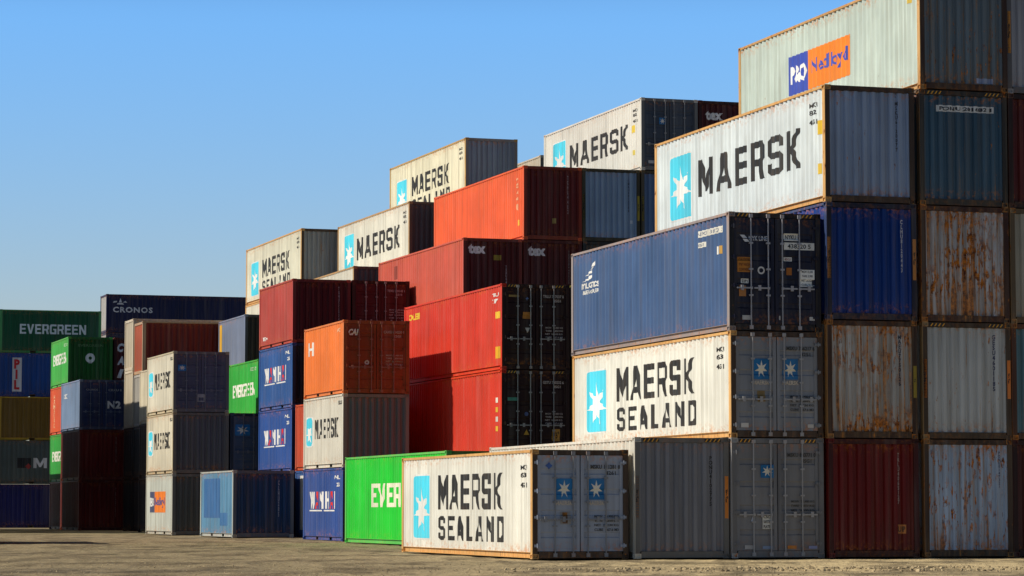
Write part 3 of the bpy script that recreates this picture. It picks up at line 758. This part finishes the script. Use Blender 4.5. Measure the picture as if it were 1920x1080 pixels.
for k in range(3): B2(k, 34.25, (.10, .018, .014), 'brown red container buried two below the bright orange red one, level %s' % ('one', 'two', 'three')[k], rust=.1)
c = B2(3, 34.25, (.12, .008, .008), 'dark brown red container end with white lettering, directly beneath the bright orange red one', rust=.08, endcol=TEXE_SHADE)
t(c, 'E', 'tex', .20, 2.26, .92, 2.64, (.88, .82, .78), .05); vnum(c, 'TEXU8440533', 1.86, 2.5, 1.2, (.40, .32, .30), .06)
c = B2(4, 34.25, (.76, .115, .030), 'long bright orange red container with a shaded dark red end, beside a grey blue end', rust=.05, endcol=(.11, .007, .006), dphi=.008)
vnum(c, 'TGHU4402', 1.80, 2.55, 1.05, (.45, .36, .36), .06); sticker(c, 1.20, .66, 1.34, .86, (.40, .30, .08)); sticker(c, 11.3, .60, 11.55, .82, (.80, .50, .05), face='S')
decal(c, 'S', text('2\n7\n4\n0', 11.2, 1.2, 11.5, 2.5, .03), (.75, .40, .22), 'number_marking')
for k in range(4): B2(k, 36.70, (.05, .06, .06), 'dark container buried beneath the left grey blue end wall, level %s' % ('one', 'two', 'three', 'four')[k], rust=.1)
c = B2(4, 36.70, (.24, .35, .49), 'grey blue container end with yellow post strips, right of the bright orange red one', rust=.08, frame=(.11, .10, .05))
post_strips(c, (.30, .24, .02), .30, .64); vnum(c, 'CMAU4012288', 1.92, 2.5, 1.2, (.08, .1, .14), .06); sticker(c, 2.0, .75, 2.12, .88, (.5, .55, .6), 'data_plate')
for k in range(4): B2(k, 39.15, (.05, .06, .07), 'dark container buried beneath the right grey blue end wall, level %s' % ('one', 'two', 'three', 'four')[k], rust=.1)
c = B2(4, 39.15, (.10, .18, .34), 'darker blue container end just visible left of the large pale lettered one', rust=.08, frame=(.10, .09, .05))
post_strips(c, (.30, .24, .02), .30, .64)
c = B2(5, 39.15, (.66, .65, .58), 'clean white lettered container with dark doors, high on the skyline beside a dark red end', rust=.06, dirt=.25, near='door', endcol=(.05, .065, .092), bars=(.26, .27, .28))
maersk(c); star_sign(c, .76, 1.85, 1.05, 2.12, False); sticker(c, 11.0, 1.6, 11.4, 1.9, (.75, .55, .06), face='S'); sticker(c, .30, .28, .56, .40, (.5, .5, .5), 'data_plate'); sticker(c, 11.05, .7, 11.35, .9, (.7, .55, .1), face='S')
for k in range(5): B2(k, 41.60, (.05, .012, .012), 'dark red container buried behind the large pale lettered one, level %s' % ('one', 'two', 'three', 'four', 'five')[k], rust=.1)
c = B2(5, 41.60, (.075, .005, .009), 'dark red container end with white lettering against the sky, beside high dark doors', rust=.06)
t(c, 'E', 'tex', .30, 2.12, 1.05, 2.50, (.85, .82, .80), .05)

# ================================================================== fourth row: white MAERSK stacks against the sky
def Mr(k, v, *a, **q): return container(119.2, v, zt[k], L40, HC, *a, detail=1, **q)
YW = (.74, .70, .52)
for k in range(5): Mr(k, 36.05, (.40, .38, .30), 'pale container buried beneath the tall yellow stained one, level %s' % ('one', 'two', 'three', 'four', 'five')[k], rust=.2)
c = Mr(5, 36.05, YW, 'yellow stained white lettered container with a shaded grey end, above the bright orange red one', rust=.20, dirt=.5, endcol=(.22, .27, .32), dphi=.010, frame=(.50, .32, .10), frust=.65, edge=.6, dirty_end=.25)
maersk_sealand(c)
for k in range(4): Mr(k, 33.50, (.40, .38, .30), 'pale container buried beneath the white one with a shaded dark end, level %s' % ('one', 'two', 'three', 'four')[k], rust=.2)
c = Mr(4, 33.50, (.70, .68, .58), 'white lettered container with a nearly black shaded end, left of the bright orange red one', rust=.10, dirt=.4, endcol=(.10, .10, .105), frame=(.45, .28, .12), frust=.55, edge=.5, dphi=.008)
maersk(c)
for k in range(3): Mr(k, 31.02, (.40, .38, .30), 'pale container buried behind the faded red ones in the fourth row, level %s' % ('one', 'two', 'three')[k], rust=.2)
Mr(3, 31.02, (.70, .67, .56), 'cream container peeking out above the dull red one', rust=.15, endcol=(.13, .13, .13), frame=(.45, .28, .12), frust=.5)
def Nr(k, *a, **q): return container(132.3, 31.85, zt[k], L40, HC, *a, detail=1, **q)
for k in range(3): Nr(k, (.40, .38, .30), 'pale container buried beneath the leftmost white skyline one, level %s' % ('one', 'two', 'three')[k], rust=.2)
Nr(3, (.70, .67, .55), 'cream container showing as a thin strip under the leftmost white lettered one on the skyline', rust=.2, frame=RUSTF, frust=.5)
c = Nr(4, (.72, .69, .54), 'leftmost white lettered container on the skyline, with rusty edges and a shaded grey end', rust=.2, dirt=.4, endcol=(.25, .27, .29), dirty_end=.5, **{k: v for k, v in M_.items() if k != 'dirt'})
maersk_sealand(c)
# cream container top seen far behind, left of the high white one
for k in range(6): container(124.1, 41.15, zt[k], L40, HC, (.55, .48, .36), 'cream container barely showing left of the high clean white one' if k == 5 else 'cream container buried behind the grey blue ends, level %s' % ('one', 'two', 'three', 'four', 'five')[k], rust=.15, detail=1)

# ================================================================== left: white MAERSK short stack, pale blue, green
zd = stack_z([HS] * 4, .10)
def D1(k, *a, **q): return container(119.4, 23.22, zd[k], L20, HS, *a, detail=1, **q)
c = D1(0, (.50, .52, .46), 'pale weathered short container with an orange logo, on the ground under two white ones', rust=.16, dirt=.6, edge=.5, endcol=(.09, .10, .095), frame=(.42, .42, .36))
decal(c, 'S', rect(.9, .95, 1.9, 1.85), (.06, .07, .14), 'logo_panel'); decal(c, 'S', rect(1.9, .95, 4.5, 1.85), (.78, .20, .02), 'logo_panel')
t(c, 'S', 'P&O', .98, 1.2, 1.85, 1.6, (.7, .7, .66), .03, off=.010); t(c, 'S', 'Nedlloyd', 2.1, 1.15, 4.3, 1.6, (.10, .08, .20), .03, off=.010); t(c, 'E', 'PONU 04721', 1.35, 2.12, 2.2, 2.24, (.5, .5, .5), .02, 'number_marking')
c = D1(1, (.62, .57, .44), 'short yellowish white container with a star, second from the ground in its stack', rust=.12, dirt=.5, edge=.6, endcol=(.105, .108, .115), frame=(.45, .38, .25)); maersk20(c)
c = D1(2, (.64, .60, .48), 'short white container with a star and shaded dark blue doors, topping its stack', rust=.08, dirt=.35, edge=.4, near='door', endcol=(.068, .078, .125), frame=(.48, .43, .30), bars=(.14, .15, .19)); maersk20(c)
star_sign(c, .20, 1.75, .55, 2.02, False); sticker(c, 1.02, .45, 1.40, .78, (.30, .30, .30), 'data_plate')
c = container(108.2, 23.40, zd[0], L20, HS, (.095, .24, .38), 'pale blue patched container on the ground with a shaded dark navy end, nothing on top', rust=.25, dirt=.6, edge=.5, endcol=(.010, .042, .115), frame=(.40, .44, .42), frust=.4, detail=1, dphi=.006)
decal(c, 'S', rect(.6, .75, 3.6, 2.30), (.042, .145, .34), 'repainted_patch'); decal(c, 'S', rect(3.6, .45, 5.0, .95), (.045, .15, .33), 'repainted_patch')
vnum(c, 'CLHU205', 1.78, 2.2, .8, (.30, .34, .40), .06)
for k, e in ((0, 'at the foot of the blue doors'), (1, None)):
    c = container(119.4, 25.70, zd[k], L20, HS, (.06, .085, .14), 'container showing dark blue doors with a star sign, beneath the short green one' if k else 'dark container on the ground hidden behind the pale blue one', rust=.1, near='door' if k else 'wall', detail=1, bars=(.12, .13, .15))
    if k: star_sign(c, .20, 1.62, .85, 2.10, False)
for k in range(3): # cream one just behind; lower two coloured near black as shade
    container(131.5, 25.10, zd[k], L20, HS, (.62, .56, .42) if k == 2 else (.035, .02, .02), 'cream container peeking out left of the short white one with dark blue doors' if k == 2 else 'shade-darkened cream container hidden behind the short white star logo stack, level %s' % ('one', 'two')[k], rust=.15, detail=1)
for k in range(3):
    c = container(124.6, 28.05, zd[k], L20, HS, (.030, .42, .05), 'short green white-lettered container between the white stack and the blue lettered stack' if k == 2 else 'dark green container hidden behind the blue lettered pair, level %s' % ('one', 'two')[k], rust=.05, detail=1)
    if k == 2: ever20(c, 1.02, 1.60)
for k in range(4):
    c = container(133.2, 29.35, zd[k], L20, HS, (.19, .23, .33), 'slate blue container with a yellow post, above the short green one left of centre' if k == 3 else 'slate container hidden behind the short green one, level %s' % ('one', 'two', 'three')[k], rust=.08, detail=1, endcol=(.012, .012, .014))
    if k == 3: decal(c, 'S', rect(.20, .35, .75, 2.40), (.75, .42, .04), 'height_sticker')
# red brown one turned across, with pale ones behind
for k in range(4):
    col = ((.03, .02, .02), (.035, .03, .03), (.42, .40, .36), (.16, .012, .007))[k]  # lower two levels coloured near black as shade
    container(139.7, 25.62, zd[k], L20, HS, col, ('shade-darkened container turned sideways at the foot of the red brown one', 'shade-darkened grey container turned sideways beneath the red brown one, second level', 'pale grey container turned sideways directly beneath the red brown one', 'red brown container turned sideways, its long shaded side facing the viewer')[k], rust=.15, detail=1, rot=True, frame=(.45, .30, .18) if k == 3 else None, endcol=(.50, .12, .06) if k == 3 else None)
for k in range(4):
    container(142.3, 25.62, zd[k] + (.3 if k == 3 else 0), L20, HC if k == 2 else HS, (.62, .55, .42) if k >= 2 else (.03, .02, .02), 'cream container turned sideways, its sunlit end left of the red brown one' if k == 3 else 'cream container hidden behind the red brown one, level %s' % ('one', 'two', 'three')[k], rust=.2, detail=1, rot=True)  # lower two near black, shade put into the paint
# dark stack closing the gap beside the far-left stack
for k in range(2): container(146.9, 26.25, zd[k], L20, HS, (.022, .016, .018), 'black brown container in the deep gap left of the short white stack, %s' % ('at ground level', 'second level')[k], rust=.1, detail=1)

# ================================================================== far left stack
def Fr(k, v, *a, **q): return container(153.4, v, zd[k], L20, HS, *a, detail=1, **q)
Fr(0, 24.10, (.16, .02, .015), 'dark red container on the ground in shade, in the far left stack', rust=.1)
ever20(Fr(1, 24.10, (.03, .36, .05), 'short green container, lower half in shade, beneath an orange red one at far left', rust=.05))
c = Fr(2, 24.10, (.66, .09, .025), 'short orange red container between two green ones at far left', rust=.05)
decal(c, 'S', text('\n'.join('HAMBURG'), 1.0, .4, 1.6, 2.2, .02), (.8, .55, .3), 'lettering')
c = Fr(3, 24.10, (.05, .42, .06), 'short green container with a round white emblem on its shaded dark green end', rust=.05, endcol=(.005, .095, .010))
ever20(c, 1.22, 1.80); decal(c, 'E', ring(1.20, 1.45, .09, .26), (.85, .85, .78), 'emblem'); decal(c, 'E', pts_fill([[(1.10, 1.17), (1.30, 1.17), (1.25, 1.26), (1.15, 1.26)]]), (.85, .85, .78), 'emblem'); t(c, 'E', 'EVERGREEN', .55, 2.06, 1.9, 2.20, (.12, .24, .10), .02)
for k in range(4): c = Fr(k, 26.60, (.085, .003, .012), 'dark red container end with slanted white letters, right of the round green-backed emblem' if k == 3 else 'dark red container hidden in the gap right of the far left stack, level %s' % ('one', 'two', 'three')[k], rust=.1)
for i, ch in enumerate('CAI'): t(c, 'E', ch, .16, 1.80 - i * .70, .55, 2.28 - i * .70, (.85, .85, .85), .06, shear=.25)
def Fb(k, *a, **q): return container(146.9, 23.70, zd[k], L20, HS, *a, detail=1, **q)
c = Fb(0, (.16, .02, .016), 'dark red container end on the ground, two below the dark blue doors at far left', rust=.1, endcol=(.11, .003, .003)); vnum(c, 'TRLU203', 1.90, 2.2, .7, (.3, .2, .2), .05)
c = Fb(1, (.17, .022, .018), 'dark red container end directly beneath the dark blue doors at far left', rust=.1, endcol=(.15, .006, .006)); vnum(c, 'TRLU778', 1.90, 2.2, .9, (.36, .26, .24), .05)
c = Fb(2, (.19, .28, .44), 'grey blue container with shaded dark blue doors at far left, between dark red and green', rust=.06, near='door', endcol=(.009, .030, .135), bars=(.09, .13, .22))
t(c, 'E', 'CRONOS', .35, 2.02, .95, 2.12, (.35, .38, .45), .02); t(c, 'S', 'CRX', .9, 1.75, 1.9, 2.0, (.7, .7, .7), .03); t(c, 'E', 'N2', 1.45, 1.10, 2.15, 1.50, (.70, .76, .85), .05); t(c, 'E', 'CRXU 8', 1.5, 2.0, 2.2, 2.12, (.32, .36, .44), .02, 'number_marking')

# ================================================================== farthest: stack turned sideways on the left, CRONOS behind
def Er(k, *a, **q): return container(170.5, 22.70, zd[0] + HS * k, L20, HS, *a, detail=1, rot=True, **q)
def back(c):
    """lettering on a turned container goes on the long side that faces the viewer"""
    c.root.rotation_euler.z += math.pi
    return c
def SR(c, s, s0, z0, s1, z1, col, bold=.03, **k): return t(c, 'S', s, s0, z0, s1, z1, col, bold, **k)
E0 = Er(0, (.006, .007, .10), 'deep blue container turned sideways at the bottom left corner of the stacks', rust=.1)
E1 = Er(1, (.07, .095, .095), 'dull grey container turned sideways with a dark square mark and a pale letter', rust=.1)
E2 = Er(2, (.17, .095, .007), 'mustard yellow container turned sideways at the left edge', rust=.1, frame=(.45, .30, .03))
E3 = Er(3, (.004, .055, .26), 'blue container turned sideways with red letters down a white band at the left edge', rust=.05)
E4 = Er(4, (.002, .085, .034), 'dark green white-lettered container turned sideways, topping the stack at the left edge', rust=.05, frame=(.06, .30, .10))
for c in (E0, E1, E2, E3, E4): pass
zk = stack_z([HS] * 6, .10)
CR = [container(190.7, 32.5, zk[k], L40, HS, (.005, .008, .055) if k == 5 else (.02, .03, .07), 'long navy white-lettered container turned sideways on the skyline at left' if k == 5 else 'navy container buried beneath the long skyline one, level %s' % ('one', 'two', 'three', 'four', 'five')[k], rust=.05, detail=1, rot=True, endcol=(.45, .44, .42)) for k in range(6)]
#--TURNED--
words(E4, 'S', 'EVERGREEN', 1.2, 1.16, 5.15, 1.74, (.70, .80, .84), gap=.14)
decal(E3, 'S', rect(.78, .30, 1.34, 2.32), (.72, .72, .74), 'logo_band'); decal(E3, 'S', text('P\nI\nL', .88, .42, 1.22, 2.22, .05), (.60, .02, .03), 'lettering', .012)
decal(E1, 'S', pts_fill([[(1.15, .95), (1.95, .95), (1.95, 1.55), (1.15, 1.55)]]), (.015, .015, .018), 'logo_mark'); decal(E1, 'S', pts_fill([star(1.80, 1.05, .18, .18, 4, .7)]), (.35, .03, .03), 'logo_mark', .010); words(E1, 'S', 'M', 2.1, .95, 2.9, 1.55, (.70, .72, .74))
SR(CR[5], 'CRONOS', .45, 1.36, 3.15, 1.74, (.62, .64, .70), .03, spacing=1.15)
decal(CR[5], 'S', pts_fill([[(.45, 2.0), (.70, 2.05), (.72, 2.14), (.5, 2.12)], [(.70, 1.90), (1.20, 1.90), (1.12, 2.0), (.78, 2.0)], [(.85, 2.04), (1.05, 2.04), (.95, 2.32)], [(1.12, 2.05), (1.42, 2.02), (1.30, 2.15)]]), (.62, .64, .70), 'logo_mark')

# ================================================================== outside the frame on the left: the stacks whose shade falls into view
def O(u, vr, levels, lab):
    z = gz(0, 120) if u > 110 else gz(-25, u)
    for h in levels:
        container(u, vr - CW, z, L20, h, (.14, .16, .20), lab, rust=.15, detail=1, group='containers outside the frame on the left'); z += h
O(94.6, 12.3, [HC], 'container outside the frame whose shade crosses the yard at left')
O(132.6, 17.2, [HC] * 4, 'container of the stack outside the frame at far left')
O(140.0, 18.3, [HC] * 4, 'container of the stack outside the frame at far left')
O(147.0, 19.3, [HC, HC, HS], 'container of the stack outside the frame at far left')
O(153.9, 20.2, [HC] * 2, 'container of the stack outside the frame at far left')

# ------------------------------------------------------------------ loose stones on the yard
def stones():
    bm = bmesh.new()
    def stone(x, y, r):
        M = Matrix.Translation((x, y, gz(x, y) + relief(x, y) + r * .2)) @ Matrix.Rotation(random.uniform(0, 6.28), 4, 'Z') @ Matrix.Diagonal((r * random.uniform(.8, 1.5), r * random.uniform(.7, 1.1), r * random.uniform(.5, .9), 1))
        k = len(bm.verts)
        bmesh.ops.create_icosphere(bm, subdivisions=1, radius=1, matrix=M)
        bm.verts.ensure_lookup_table()
        for q in bm.verts[k:]: q.co += Vector((random.uniform(-1, 1), random.uniform(-1, 1), random.uniform(-1, 1))) * r * .2
    for i in range(1500):
        y = random.uniform(49, 64); x = random.uniform(-.19, .19) * y
        stone(x, y, random.choice((.008, .010, .013, .018)) )
    for i in range(520):
        x = random.gauss(6.5, 3.5); y = 57.5 + .18 * (x - 4) + random.choice((-1.9, 0, .5)) + random.gauss(0, .28)
        stone(x, y, random.uniform(.018, .05))
    me = bpy.data.meshes.new('gravel'); bm.to_mesh(me); bm.free()
    o = bpy.data.objects.new('gravel', me); COL.objects.link(o); o['kind'] = 'stuff'; o['label'] = 'loose stones scattered over the yard'; o['category'] = 'gravel'
    m = bpy.data.materials.new('stone'); m.use_nodes = True; tt = m.node_tree
    b = tt.nodes['Principled BSDF']; b.inputs['Roughness'].default_value = .9
    tc = tt.nodes.new('ShaderNodeTexCoord'); n = N(tt, 'ShaderNodeTexNoise', Scale=2.0, Detail=3.0); tt.links.new(tc.outputs['Object'], n.inputs['Vector'])
    tt.links.new(mixc(tt, ramp(tt, n.outputs['Fac'], .35, .65), (.20, .15, .085), (.48, .38, .22)), b.inputs['Base Color'])
    me.materials.append(m)
stones()
